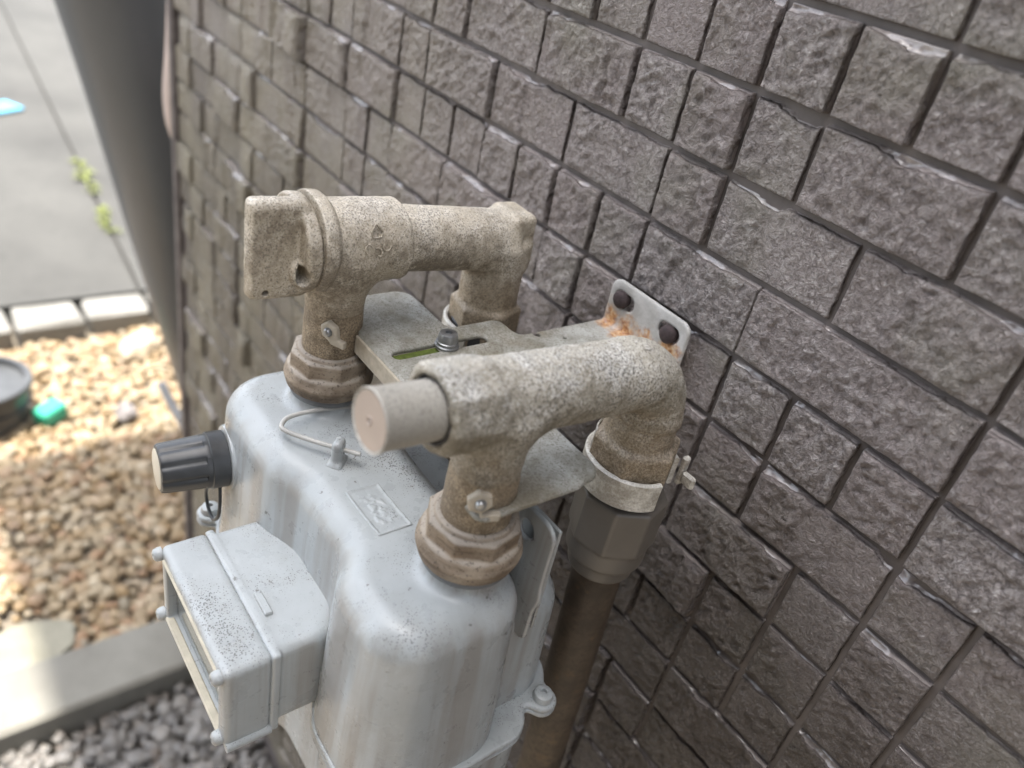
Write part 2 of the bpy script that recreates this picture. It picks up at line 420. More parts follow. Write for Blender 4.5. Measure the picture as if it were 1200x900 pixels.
def extr(d2, t, t0, t1, r=0.):
    a = d2 + r; b = np.abs(t-(t0+t1)/2)-(t1-t0)/2 + r
    return np.hypot(np.maximum(a, 0), np.maximum(b, 0)) + np.minimum(np.maximum(a, b), 0) - r
def s_cyl(U, V, T, u, v, rad, t0, t1, r=0.): return extr(np.hypot(U-u, V-v)-rad, T, t0, t1, r)
def s_ngon(U, V, u, v, rad, n, ph=0.):
    a = np.arctan2(V-v, U-u)-ph; s = 2*math.pi/n; a = (a+s/2) % s - s/2
    return np.hypot(U-u, V-v)*np.cos(a) - rad

def nets(name, f, lo, hi, h):
    ax = [np.arange(a, b+h, h) for a, b in zip(lo, hi)]
    X, Y, Z = np.meshgrid(*ax, indexing='ij', sparse=False)
    v = f(X, Y, Z).astype(np.float32); s = v < 0
    nx, ny, nz = v.shape
    c = np.zeros((nx-1, ny-1, nz-1), np.int8)
    for a in (0, 1):
        for b in (0, 1):
            for d in (0, 1): c += s[a:nx-1+a, b:ny-1+b, d:nz-1+d]
    I = np.argwhere((c > 0) & (c < 8)); idx = -np.ones(c.shape, np.int64); idx[tuple(I.T)] = np.arange(len(I))
    P = np.zeros((len(I), 3)); W = np.zeros(len(I))
    corner = [(a, b, d) for a in (0, 1) for b in (0, 1) for d in (0, 1)]
    for p in corner:
        for q in range(3):
            if p[q]: continue
            e = list(p); e[q] = 1
            va = v[I[:, 0]+p[0], I[:, 1]+p[1], I[:, 2]+p[2]]; vb = v[I[:, 0]+e[0], I[:, 1]+e[1], I[:, 2]+e[2]]
            m = (va < 0) != (vb < 0); t = np.where(m, va/np.where(m, va-vb, 1), 0)
            pt = np.tile(np.array(p, float), (len(I), 1)); pt[:, q] = t
            P[m] += pt[m]; W[m] += 1
    V = (I + P/W[:, None])*h + np.array(lo)
    F = []
    for q in range(3):
        a, b = [(1, 2), (2, 0), (0, 1)][q]
        sl0 = [slice(None)]*3; sl1 = [slice(None)]*3; sl0[q] = slice(0, -1); sl1[q] = slice(1, None)
        x = s[tuple(sl0)] != s[tuple(sl1)]; E = np.argwhere(x)
        E = E[(E[:, a] > 0) & (E[:, b] > 0) & (E[:, a] < v.shape[a]-1) & (E[:, b] < v.shape[b]-1)]
        def cell(da, db):
            G = E.copy(); G[:, a] -= da; G[:, b] -= db; return idx[G[:, 0], G[:, 1], G[:, 2]]
        Q = np.stack([cell(1, 1), cell(0, 1), cell(0, 0), cell(1, 0)], 1)
        inside = s[E[:, 0], E[:, 1], E[:, 2]]
        Q[~inside] = Q[~inside][:, ::-1]; F.append(Q)
    return mesh_np(name, V/1000, np.vstack(F))

# ================================================================ SETTING
GZ = -1.0
def sheet(name, poly, z, mat, thick=None):
    V = [(x, y, z) for x, y in poly]; F = [tuple(range(len(poly)))]
    if thick:
        n = len(poly); V += [(x, y, z-thick) for x, y in poly]
        F += [tuple(range(n, 2*n))[::-1]] + [(i, n+i, n+(i+1) % n, (i+1) % n) for i in range(n)]
    me = mesh_list(name, V, F)
    import bmesh
    bm = bmesh.new(); bm.from_mesh(me); bmesh.ops.recalc_face_normals(bm, faces=bm.faces); bm.to_mesh(me); bm.free()
    if not thick and me.polygons[0].normal.z < 0: me.flip_normals()
    return obj(name, me, mat)
struct(sheet('ground', [(-150, -150), (150, -150), (150, 150), (-150, 150)], GZ-.055, M['soil']))
struct(sheet('gravel_bed_soil', [(-1.86, -3), (-.735, -3), (-.735, 6), (-1.86, 6)], GZ-.012, M['soil']))
yl = lambda x: .395 - .0655*(x+2.3)
pv = [sheet('pavement', [(-9, -6), (-1.865, -6), (-1.865, yl(-1.865)-.006), (-9, yl(-9)-.006)], GZ+.045, M['pavement'], .09),
      sheet('pavement', [(-9, yl(-9)+.006), (-1.865, yl(-1.865)+.006), (-1.865, 9), (-9, 9)], GZ+.045, M['pavement'], .09)]
for p in pv: struct(p)
struct(sheet('joint_filler', [(-9, yl(-9)-.0058), (-1.866, yl(-1.866)-.0058), (-1.866, yl(-1.866)+.0058), (-9, yl(-9)+.0058)], GZ+.038, M['joint_dirt']))
kx0, kx1 = -.735, -.625
kb = obj('kerb', rbox('kerb', (kx0, -4, GZ-.05), (kx1, .156, GZ+.05), .006, mm=False), M['kerb']); struct(kb)

# ---- edging blocks between the gravel and the pavement
y = -.60; bi = 0
blocks = []
while y < .80:
    L = .150; blocks.append((y, y+L)); y += L+.012
names = {3: 'pale concrete edging block cut off by the left edge of the photo', 4: 'pale edging block behind the dark pot, between two open joints',
         5: 'pale edging block with the beige rock leaning on it', 6: 'pale edging block half hidden by the dark leaning tube'}
for i, (a, b) in enumerate(blocks):
    if i not in names: continue
    x1 = -1.735 + random.uniform(-.006, .006)
    o = obj('edging_block', rbox('edging_block', (x1-.105, a, GZ-.06), (x1, b, GZ+.058+random.uniform(-.004, .004)), .009, mm=False, jitter=.003), M['block'])
    tag(o, names[i], 'edging block', 'edging blocks along the pavement')
# ---- gravel: many small stones as one body of stuff
def ico():
    import bmesh
    bm = bmesh.new(); bmesh.ops.create_icosphere(bm, subdivisions=2, radius=1)
    V = np.array([v.co[:] for v in bm.verts]); F = np.array([[v.index for v in f.verts] for f in bm.faces]); bm.free(); return V, F
IV, IF = ico()
def stones(name, spots, size, flat, mat, label, cat, angular=0.):
    Vs = []; Fs = []; off = 0; rs = np.random.RandomState(3)
    for (x, y, z) in spots:
        s = size*rs.uniform(.6, 1.35); sc = np.array([s*rs.uniform(.8, 1.45), s*rs.uniform(.75, 1.1), s*flat*rs.uniform(.75, 1.2)])
        V = IV.copy()
        d = rs.uniform(-1, 1, (4, 3)); V = V*(1 + .13*np.sin(V@d[0]*3+d[3, 0]*3)+.09*np.sin(V@d[1]*5))[:, None]
        if angular: V = np.sign(V)*np.abs(V)**(1-angular*.5); V *= (1+angular*.25*rs.uniform(-1, 1, len(V)))[:, None]
        V = V*sc
        a, b, c = rs.uniform(0, 6.28), rs.normal(0, .3), rs.normal(0, .3)
        Rz = np.array([[math.cos(a), -math.sin(a), 0], [math.sin(a), math.cos(a), 0], [0, 0, 1]])
        Rx = np.array([[1, 0, 0], [0, math.cos(b), -math.sin(b)], [0, math.sin(b), math.cos(b)]])
        Ry = np.array([[math.cos(c), 0, math.sin(c)], [0, 1, 0], [-math.sin(c), 0, math.cos(c)]])
        Vs.append(V@Rx.T@Ry.T@Rz.T + np.array([x, y, z])); Fs.append(IF+off); off += len(IV)
    o = obj(name, mesh_np(name, np.vstack(Vs), np.vstack(Fs), smooth=True), mat)
    o['kind'] = 'stuff'; o['label'] = label; o['category'] = cat; return o
def spots_in(x0, x1, y0, y1, step, zj, avoid=()):
    out = []
    x = x0
    while x < x1:
        yy = y0
        while yy < y1:
            px, py = x+random.uniform(-.5, .5)*step, yy+random.uniform(-.5, .5)*step
            if not any((px-a)**2+(py-b)**2 < r*r for a, b, r in avoid): out.append((px, py, GZ+random.uniform(-zj, zj)))
            yy += step
        x += step
    return out
FS = (-.795, -.125)     # stepping stone
stones('gravel', spots_in(-1.72, -.745, -.36, .62, 0.0158, .009, [(FS[0], FS[1], .085)]), .0116, .72, M['gravel'],
       'rounded tan and white river gravel beside the house corner', 'gravel')
stones('crushed_stone', spots_in(-.615, -.30, -.42, .15, .0135, .008), .0095, .8, M['gravel_grey'],
       'grey crushed stone on the near side of the kerb', 'gravel', .8)

# ================================================================ HOUSE
XE, YW = -.79, .1548
house = thing('house', 'house corner clad in dark brown split stone tiles, filling the right side', 'house', (0, .5, GZ))
wall = obj('wall', rbox('wall', (XE+.004, YW, GZ-.3), (6, YW+.16, 4.6), .002, mm=False), M['joint'], house)
obj('end_wall', rbox('end_wall', (XE+.002, YW+.162, GZ-.3), (XE+.16, 7, 4.6), .002, mm=False), M['plaster'], house)
obj('back_wall', rbox('back_wall', (XE+.002, 7.002, GZ-.3), (6, 7.15, 4.6), .002, mm=False), M['plaster'], house)
obj('corner_trim', rbox('corner_trim', (XE-.012, YW-.008, GZ-.3), (XE+.003, YW+.05, 4.598), .003, mm=False), M['joint'], house)
EX, EY = -1.39, -.52
RZ = 4.62
ro = obj('roof', mesh_list('roof', [(EX, EY, RZ), (6.5, EY, RZ), (6.5, 3.6, RZ+1.8), (EX, 3.6, RZ+1.8), (EX, 8.0, RZ), (6.5, 8.0, RZ),
                                    (EX, EY, RZ+.16), (6.5, EY, RZ+.16), (6.5, 3.6, RZ+1.96), (EX, 3.6, RZ+1.96), (EX, 8.0, RZ+.16), (6.5, 8.0, RZ+.16)],
                         [(6, 7, 8, 9), (9, 8, 11, 10), (0, 6, 9, 3), (3, 9, 10, 4), (1, 2, 8, 7), (2, 5, 11, 8), (0, 1, 7, 6), (4, 10, 11, 5), (0, 3, 4, 5, 2, 1)]), M['roof'], house)
obj('soffit', rbox('soffit', (EX, EY, RZ-.02), (6.4, YW+.3, RZ-.002), .002, mm=False), M['soffit'], house)

# ---- added unseen house across the passage, blocking sky so the meter's sides darken
blocker = thing('unseen_sky_blocker', 'added unseen house that blocks sky light across the narrow passage', 'house', (2, -3, GZ))
BLOCKER_Y = -2.0
obj('wall', rbox('wall', (-.35, BLOCKER_Y-6, GZ-.3), (8, BLOCKER_Y, 3.4), .01, mm=False), M['blocker_wall'], blocker)
obj('roof', mesh_list('roof', [(-.7, BLOCKER_Y+.25, 3.41), (8.3, BLOCKER_Y+.25, 3.41), (8.3, BLOCKER_Y-6.3, 3.41), (-.7, BLOCKER_Y-6.3, 3.41), (-.7, BLOCKER_Y-3, 5.0), (8.3, BLOCKER_Y-3, 5.0)],
    [(0, 1, 5, 4), (2, 3, 4, 5), (0, 4, 3), (1, 2, 5), (3, 2, 1, 0)]), M['roof'], blocker)
for wx in (.4, 2.6, 4.8):
    wf = obj('window', rbox('window', (wx, BLOCKER_Y-.02, 1.2), (wx+1.2, BLOCKER_Y+.03, 2.3), .01, mm=False), M['soffit'], blocker)
    obj('pane', rbox('pane', (wx+.06, BLOCKER_Y+.02, 1.26), (wx+1.14, BLOCKER_Y+.034, 2.24), .003, mm=False), M['meter_dark'], wf)

# ---- tiles: courses of 38.5 mm, modules of 37.6 mm
def cz(r): return .0091+.0385*r
def mx(j): return .0185+.0376*j
known = {5: [-1, 0, 1, 2, 3], 4: [-2, -1, 0, 1, 3], 3: [-5, -3, -1, 0, 2], 2: [-4, -3, -2, -1, 1.02, 4], 1: [1, 2, 3, 4],
         0: [2, 4, 5], -1: [1, 3, 4, 5], -2: [0, 2, 3, 4, 5], -3: [1, 2, 3, 4]}
rg = random.Random(21)
tiles = []
for r in range(-24, 8):
    ks = list(known.get(r, []))
    if not ks: ks = [rg.choice([-2, -1, 0, 1])]
    j = ks[-1]
    while j < 8: j += rg.choice([1, 2, 2]); ks.append(j)
    j = ks[0]
    while j > -21: j -= rg.choice([1, 1, 2, 2]); ks.insert(0, max(j, -21.4))
    for a, b in zip(ks, ks[1:]): tiles.append((r, a, b))
def proj(P):
    c = np.asarray(P)-CAM; d = c@fw; return np.array([600+949.93*(c@RT)/d, 450+949.93*(c@DN)/d]), d
def tile_mesh(r, ja, jb, h):
    farness = min(1., max(0., (-.22-(mx(ja)+mx(jb))/2)/.30))
    gx, gz = .0031, .0031-.0009*farness
    thin_a = abs(ja-round(ja)) > .01 and ja > -21; thin_b = abs(jb-round(jb)) > .01
    x0 = mx(ja) + (.0003 if thin_a else gx/2); x1 = mx(jb) - (.0003 if thin_b else gx/2)
    if ja < -21: x0 = XE+.004
    z0 = cz(r-1)+gz/2; z1 = cz(r)-gz/2
    nx = max(4, int((x1-x0)/h)); nz = max(4, int((z1-z0)/h))
    def ax(a, b, n):
        e = .0008
        return np.concatenate([[a, a+.0003], np.linspace(a+e, b-e, n), [b-.0003, b]])
    xs = ax(x0, x1, nx); zs = ax(z0, z1, nz)
    X, Z = np.meshgrid(xs, zs, indexing='ij')
    rs = np.random.RandomState((r*131+int(ja*10)*17) % 99991)
    n1 = fbm(X*55, Z*55, 0., 3, 5); n2 = fbm(X*210+9, Z*260, 0., 4, 11)
    ra = rs.uniform(.5, 1.3); ridg = 1-np.abs(fbm((X*math.cos(ra)+Z*math.sin(ra))*75+r, (Z*math.cos(ra)-X*math.sin(ra))*200, 0., 4, 23))
    hgt = .0013*rs.uniform(-1, 1) + .0006*n1 + .0008*n2 + .0012*(ridg-.6)
    # split-face steps inside the tile
    for q in range((rs.randint(2, 5) if jb-ja > 1.4 else rs.randint(0, 3)) + int(2.6*farness)):
        xc = rs.uniform(x0, x1); ang = rs.normal(0, .16); s = (X-xc)+ang*(Z-(z0+z1)/2)+.0016*vnoise(Z*170, q, 0., q)
        hgt += rs.choice([-1, 1])*rs.uniform(.0005, .0020+.0012*farness)/(1+np.exp(-np.clip(s/.00022, -40, 40)))
    hgt += rs.uniform(-.02, .02)*(X-(x0+x1)/2) + rs.uniform(-.03, .03)*(Z-(z0+z1)/2)
    em_ = np.clip(np.minimum(np.minimum(X-x0, x1-X), np.minimum(Z-z0, z1-Z))/.0035, 0, 1); mean_ = hgt.mean(); hgt = mean_ + (hgt-mean_)*(.30+.70*em_*em_*(3-2*em_))
    hgt = np.where(hgt < -.0012, -.0012+(hgt+.0012)*.25, hgt)
    # edges break away unevenly, most along the top
    wob = .0004*fbm(X*140, Z*140, 0., 3, 41); chip = .0036*np.clip(fbm(X*42+7*r, Z*8, 0., 3, 51)-.10, 0, 1)
    dt = (z1-Z) + wob - chip; db = (Z-z0) + .5*wob; dl = (X-x0)+.5*wob; dr = (x1-X)+.5*wob
    def edge(d, w): t = np.clip(d/w, 0, 1); return 1-np.sqrt(np.clip(1-(1-t)**2, 0, 1))
    ev = edge(dt, .0024)*.0030 + edge(db, .0007)*.0018
    ev = np.maximum(ev, np.maximum(edge(dl, .0007)*.0022*(0.1 if thin_a else 1), edge(dr, .0007)*.0022*(.1 if thin_b else 1)))
    Yv = YW - .0038 - hgt + ev
    Yv[0, :] = Yv[-1, :] = YW+.001; Yv[:, 0] = Yv[:, -1] = YW+.001
    V = np.stack([X, Yv, Z], -1).reshape(-1, 3); n = X.shape
    id_ = np.arange(n[0]*n[1]).reshape(n)
    F = np.stack([id_[:-1, :-1], id_[1:, :-1], id_[1:, 1:], id_[:-1, 1:]], -1).reshape(-1, 4)
    return V, F, np.clip(ev/.0030, 0, 1).ravel()
cand = []
for t in tiles:
    r, a, b = t
    cs = [(mx(q), .152, zz) for q in (a, (a+b)/2, b) for zz in (cz(r-1), cz(r))]
    pp = [proj(c) for c in cs]
    inside = any(-15 < p[0] < 1215 and -15 < p[1] < 915 and d > .05 for p, d in pp)
    xy = np.array([p for p, d in pp]); area = np.ptp(xy[:, 0])*np.ptp(xy[:, 1]) if all(d > .05 for _, d in pp) else 0
    cand.append((inside, area, min(d for _, d in pp), t))
vis = sorted([c for c in cand if c[0]], key=lambda c: -c[1])
keep = vis[:300]; rest = vis[300:] + [c for c in cand if not c[0] and c[3][0] > -26]
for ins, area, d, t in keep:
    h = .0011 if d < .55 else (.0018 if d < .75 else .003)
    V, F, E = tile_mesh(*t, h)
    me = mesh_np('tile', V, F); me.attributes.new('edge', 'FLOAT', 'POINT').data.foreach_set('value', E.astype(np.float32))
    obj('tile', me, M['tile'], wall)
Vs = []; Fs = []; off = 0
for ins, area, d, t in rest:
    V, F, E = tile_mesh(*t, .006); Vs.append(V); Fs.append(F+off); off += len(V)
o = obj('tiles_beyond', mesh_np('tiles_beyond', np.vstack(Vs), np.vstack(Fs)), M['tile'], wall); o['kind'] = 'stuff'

# ================================================================ GAS PIPES
NX, FX = 65., -65.       # near and far column
AZ = 67.                 # arm axis height
CY = 0.; RY = 95.        # column line, riser line

def rough(X, Y, Z, a=.28): return a*(vnoise(X/2.2, Y/2.2, Z/2.2, 3) + .7*vnoise(X/1.1, Y/1.1, Z/1.1, 9))

# ---- near elbow
elbow = thing('pipe_elbow', 'near pale rough cast pipe arm with grey plug cap at its front end', 'pipe fitting', (NX/1000, 0, .03))
SLN = .075
def az_n(y): return 66.0-SLN*y
RYN = 87.
def f_near(X, Y, Z0):
    x = X-NX; Z = Z0 + SLN*Y          # the arm falls gently towards the wall
    A = 66.0
    arm = s_cyl(x, Z, Y, 0, A, 15.4, -29.5, 70, 1.2)
    Rb = 21.
    yc, zc = RYN-Rb, A-Rb
    rr = np.hypot(Y-yc, Z-zc)-Rb
    ring = np.hypot(rr, x)-15.6
    bend = np.maximum(ring, np.maximum(yc-Y-2, zc-Z-2))
    drop = s_cyl(x, Y, Z, 0, RYN, 15.6, 22, zc+2, 1)
    d = smin(smin(arm, bend, 2), drop, 3)
    stub = s_cyl(x, Y, Z0, 0, 0, 13.6 + .07*np.clip(Z0-36, 0, 40), 33, 62, 1)
    d = smin(d, stub, 9)
    boss = extr(s_ngon(x, Z, 0, A, 15.5, 8, .35), Y, -30.5, -9, 2.2)
    d = smin(d, boss, 4.5)
    hexb = extr(s_ngon(x, Y, 0, RYN+1, 18.2, 6, .55), Z0, 6, 23, 2.2)
    d = smin(d, hexb, 2.5)
    d = np.maximum(d, -s_cyl(x, Z, Y, 0, A, 12.6, -40, -26))
    return d + rough(X, Y, Z, .26)
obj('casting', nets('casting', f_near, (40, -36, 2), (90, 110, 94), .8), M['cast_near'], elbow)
nax = np.array([0, 1, -SLN])
obj('gasket', lathe('gasket', (NX, -31, az_n(-31)), nax, [(10.7, 1.5), (11.8, .2), (12.3, .6), (12.3, 4), (11, 5)]), M['rubber'], elbow)
cap = obj('plug_cap', lathe('plug_cap', (NX, -54.5, az_n(-54.5)), nax, [(10.2, .9), (10.8, 0.4), (11.1, .3), (11.3, .8), (11.3, 1.7), (11.1, 2.0), (10.9, 2.3), (10.8, 24), (10.6, 28)], 64), M['plastic_cap'], elbow)
obj('cap_face', lathe('cap_face', (NX, -54.3, az_n(-54.3)), nax, [(.6, 1.2), (1.0, .2), (1.6, 0.0), (1.8, .35), (10.0, .55), (10.3, 1.4)], 64), M['plastic_face'], cap)
def sleeve(name, x, parent):
    return obj(name, lathe(name, (x, 0, 6), (0, 0, 1), [(12.5, 0), (13.8, .8), (14.3, 5), (14.3, 19), (14.0, 26), (13.4, 28.6), (12, 29)]), M['cast_brown'], parent)
sleeve('sleeve', NX, elbow)

# ---- far valve with its square-cut head
valve = thing('gas_valve', 'far beige cast gas valve with slotted flat head facing the front', 'gas valve', (FX/1000, 0, .03))
SLF = .06; RYF = 93.
def f_far(X, Y, Z0):
    x = X-FX; Z = Z0+SLF*Y
    body = s_cyl(x, Z, Y, 0, AZ+.5, 19.6, -12, 28.5, 1.2)
    pipe = s_cyl(x, Z+.05*Y, Y, 0, AZ+2, 16.2, 20, RYF+3, 2)
    drop = s_cyl(x, Y, Z0, 0, RYF, 16.4, 18, AZ-8, 1)
    boss = s_box(x, Y, Z0, (-12, RYF, AZ-22), (12, RYF+15, AZ+8.5), 3.5)
    d = smin(pipe, drop, 6); d = smin(d, boss, 6)
    hexb = extr(s_ngon(x, Y, 0, RYF, 17.4, 6, .3), Z0, -6, 22, 1.8); d = smin(d, hexb, 3)
    d = smin(d, body, .8)
    stub = s_cyl(x, Y, Z0, 0, 0, 14.0+.16*np.clip(Z0-36, 0, 40), 33, 62, 1); d = smin(d, stub, 8)
    d = np.maximum(d, -(np.hypot(np.hypot(x, Z-AZ-.5)-19.9, Y-29.2)-.9))
    return d + rough(X, Y, Z, .18)
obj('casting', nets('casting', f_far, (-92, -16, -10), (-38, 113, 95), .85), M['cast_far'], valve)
def f_head(X, Y, Z0):
    x = X-FX; Z = Z0+SLF*Y; A = AZ+.5
    drum = s_cyl(x, Z, Y, 0, A, 22.2, -25.0, -18.2, 1.8)
    # flat tab in front of the drum, with a lock hole under the shoulder
    tab = s_box(x, Y, Z, (2.5, -46.5, A-22.5), (11, -20, A+23.2), 3.0)
    top = np.maximum(s_cyl(x, Z, Y, 0, A, 22.8, -45.5, -20, 3), np.maximum(x-11.0, 3.5-x))
    d = smin(smin(drum, tab, 1.2), top, 2.)
    # bulge of the shoulder around the lock hole
    d = smin(d, s_cyl(Y, Z, x, -23.5, A-9, 6.0, 2, 15.5, 2.5), 2.5)
    d = np.maximum(d, -extr(np.hypot((Y+25.2), (Z-(A-9))*.55)-2.7, x, 6, 40))
    d = np.maximum(d, -s_cyl(Y, Z, x, -39.5, A-18.5, 1.5, 4, 30))
    return d + rough(X, Y, Z, .13)
obj('valve_head', nets('valve_head', f_head, (-92, -50, 40), (-36, -16, 97), .65), M['cast_far'], valve)
obj('collar', lathe('collar', (FX, -17.7, AZ+.5+SLF*17.7), (0, 1, -SLF), [(21.6, 0), (22.6, .3), (23.0, 1.2), (22.9, 5.5), (22.3, 6.6), (20.9, 7.4), (19.7, 9)], 64), M['cast_far'], valve)
em = np.array
def emblem_pts():
    c = em([FX+20.6, 9.0, AZ-1.0])
    # local frame on the drum side that faces the camera
    n = em([.93, 0, .36]); u = em([0, 1., 0]); v = np.cross(n, u); v = v if v[2] > 0 else -v
    ctr = em([FX, 9., AZ]) + n*19.75
    return ctr, u, v
ctr, eu, evv = emblem_pts()
flame = [(-.3, 8.0), (2.8, 4.4), (1.8, 2.0), (-2.2, 2.0), (-2.8, 4.6)]
emb = obj('emblem', tube('emblem', [ctr+eu*a+evv*b for a, b in flame], .55, 6, closed=True), M['cast_far'], valve)
for s, rot in ((0, 0), (1, 2.1), (2, 4.2)):
    q = []
    for k in range(9):
        t = k/8*4.2; rr_ = .9+.55*t
        a, b = rr_*math.cos(t+rot), rr_*math.sin(t+rot)
        cx, cy = [(-4.0, -2.4), (3.8, -2.2), (0, -5.4)][s]
        q.append(ctr+eu*(cx+a*.9)+evv*(cy+b*.9))
    obj('emblem_curl', tube('emblem_curl', q, .5, 6), M['cast_far'], emb)
sleeve('sleeve', FX, valve)

# ================================================================ GAS METER
meter = thing('gas_meter', 'light grey weathered gas meter hanging in front of the tiled wall', 'gas meter', (0, 0, -.2))
def plan(X, Y):
    far = s_rect(X, Y, (-104, -46), (-14, 24), 27)
    near = s_rect(X, Y, (33, -50), (93, 22), 23)
    mid = s_rect(X, Y, (-60, -37), (60, 23), 6)
    return smin(smin(far, mid, 12), near, 12)
def f_case(X, Y, Z):
    top = -21.5 - 2.2*np.exp(-((X-8)/26)**2)
    d2 = plan(X, Y) - .045*np.clip(-25-Z, 0, 90)
    d = extr(d2, Z-top, -115, 0, 13.)
    for x0 in (NX, FX):
        d = smin(d, s_cyl(X, Y, Z, x0, 0, 17.5, -40, -11.5, 1), 6)
    return d
obj('upper_case', nets('upper_case', f_case, (-114, -64, -121), (104, 36, -6), 1.5), M['meter'], meter)
def f_rear(X, Y, Z):
    d2 = s_rect(X, Y, (-82, 5), (79, 60), 19) - .04*np.clip(-50-Z, 0, 90)
    return extr(d2, Z, -150, -47, 15)
obj('rear_case', nets('rear_case', f_rear, (-94, 2, -120), (94, 70, -40), 1.6), M['meter'], meter)
EARS = ((88, 51), (-92, 51), (98, -47), (-104, -47))
FZ = -116.
def f_flange(X, Y, Z):
    d2 = smin(plan(X, Y)-5.5, s_rect(X, Y, (34, -50), (100, 40), 18), 4)
    d2 = smin(d2, s_rect(X, Y, (-86, 0), (84, 62), 20)-3, 5)
    for ex, ey in EARS: d2 = smin(d2, np.hypot(X-ex, Y-ey)-7.6, 5)
    d = extr(d2, Z, FZ-7, FZ, 1.4)
    return np.maximum(d, -(np.maximum(np.abs(Z-FZ+3.7)-.5, -(d2+1.2))))
obj('flange', nets('flange', f_flange, (-120, -70, FZ-9), (116, 76, FZ+3), 1.1), M['meter'], meter)
def f_low(X, Y, Z):
    d2 = smin(plan(X, Y)-.5, s_rect(X, Y, (-84, 0), (84, 58), 19), 6)
    return extr(d2, Z, -225, -60, 18)
obj('lower_case', nets('lower_case', lambda X, Y, Z: np.maximum(f_low(X, Y, Z), Z-FZ+5), (-112, -62, -232), (102, 70, -116), 2.0), M['meter'], meter)
def screw(name, p, ax, r, parent, mat, slot=True, h=None):
    h = h or r*.8
    o = obj(name, lathe(name, p, ax, [(r, 0), (r, h*.45), (r*.88, h*.8), (r*.55, h), (r*.30, h), (r*.28, h*.55)], 24), mat, parent)
    return o
for ex, ey in EARS:
    screw('bolt', (ex, ey, FZ-.1), (0, 0, 1), 5.2, meter, M['meter'], h=4.6)
# union nuts at the two connections
def f_nut(x0):
    def f(X, Y, Z):
        sk = s_cyl(X, Y, Z, x0, 0, 22.4-.30*np.abs(Z+5), -11, 1.0, 1.2)
        ng = extr(s_ngon(X, Y, x0, 0, 18.4, 8, .2), Z, -4, 9.0, 1.2)
        return smin(smin(sk, ng, .7), s_cyl(X, Y, Z, x0, 0, 16.5, 4, 11, 1.2), .8) + rough(X, Y, Z, .12)
    return f
for x0 in (NX, FX):
    obj('union_nut', nets('union_nut', f_nut(x0), (x0-26, -26, -14), (x0+26, 26, 13), .75), M['nut'], meter)
    obj('washer', lathe('washer', (x0, 0, -14.5), (0, 0, 1), [(15, 0), (19, .2), (19.4, 1.4), (18.5, 3.6), (15, 4)]), M['meter_dark'], meter)
# hanger plate behind the near connection
def f_hang(X, Y, Z):
    d2 = smin(s_rect(X, Z, (58, -62), (86, -30), 4), s_rect(X, Z, (62, -40), (87, 6), 8), 6)
    d2 = np.maximum(d2, -(np.hypot(X-70, Z+6)-4.5))
    return extr(d2, Y, 26, 28.4, .7)
obj('hanger_plate', nets('hanger_plate', f_hang, (54, 22, -66), (94, 32, 16), .8), M['meter'], meter)
obj('hanger_plate', rbox('hanger_plate', (60, 31.5, -58), (84, 33.2, 2), .5), M['meter'], meter)

# index box in the recess between the two shoulders
bx0, bx1, by0, by1, bz0, bz1 = -41., 41., -92., -34., -116., -66.
def f_box(X, Y, Z):
    d = s_box(X, Y, Z, (bx0+2, -71, bz0+1.5), (bx1-1, by1, bz1+.8), 4.5)
    d = smax(d, ((X-bx1+1)*.55+(Y+37)*.55+ (Z-bz1)*.5 + 6), 5)
    d = smax(d, ((bx0+2-X)*.55+(Y+37)*.55+ (Z-bz1)*.5 + 4), 3)
    rid = s_box(X, Y, Z, (bx0+.5, -71.5, bz0-.5), (bx1+.8, -67.4, bz1+.9), .6)
    return smin(d, rid, 1.)
ibox = obj('index_box', nets('index_box', f_box, (bx0-4, -76, bz0-4), (bx1+5, -30, bz1+6), .9), M['meter'], meter)
def f_cover(X, Y, Z):
    d = s_box(X, Y, Z, (bx0, by0, bz0), (bx1, -70.5, bz1), 3.2)
    win = s_box(X, Y, Z, (bx0+7, by0-10, bz0+6), (bx1-7, by0+14, bz1-5), 2)
    return smax(d, -win, .8)
cov = obj('front_cover', nets('front_cover', f_cover, (bx0-3, by0-3, bz0-3), (bx1+3, -68, bz1+3), .9), M['meter'], ibox)
obj('window_pane', rbox('window_pane', (bx0+6.5, by0+4.5, bz0+5.5), (bx1-6.5, by0+6, bz1-4.5), .3), M['glass'], ibox)
obj('dial_plate', rbox('dial_plate', (bx0+6.5, by0+11, bz0+5.5), (bx1-6.5, by0+13.5, bz1-4.5), .3), M['meter_dark'], ibox)
for nm, lo, hi in (('window_trim', (bx0+6, by0-.9, bz1-5.6), (bx1-6, by0+3, bz1-3.8)), ('window_trim', (bx0+6, by0-.9, bz0+4.8), (bx1-6, by0+3, bz0+6.6))):
    obj(nm, rbox(nm, lo, hi, .5), M['box_frame'], ibox)
for sx in (bx0+1.5, bx1-4.5):
    for sz in (bz0+4.5, bz1-4.5): screw('screw', (sx, by0+.4, sz), (0, -1, 0), 3.3, ibox, M['meter'], h=4.0)
obj('tab', rbox('tab', (6, -66.2, bz1+.3), (20, -62.6, bz1+2.4), .5), M['meter'], ibox)
obj('lip', tube('lip', [(bx1-.3, by0+1, bz0+1), (bx1-.3, -71, bz0+1.2)], 2.4, 12), M['meter'], ibox)
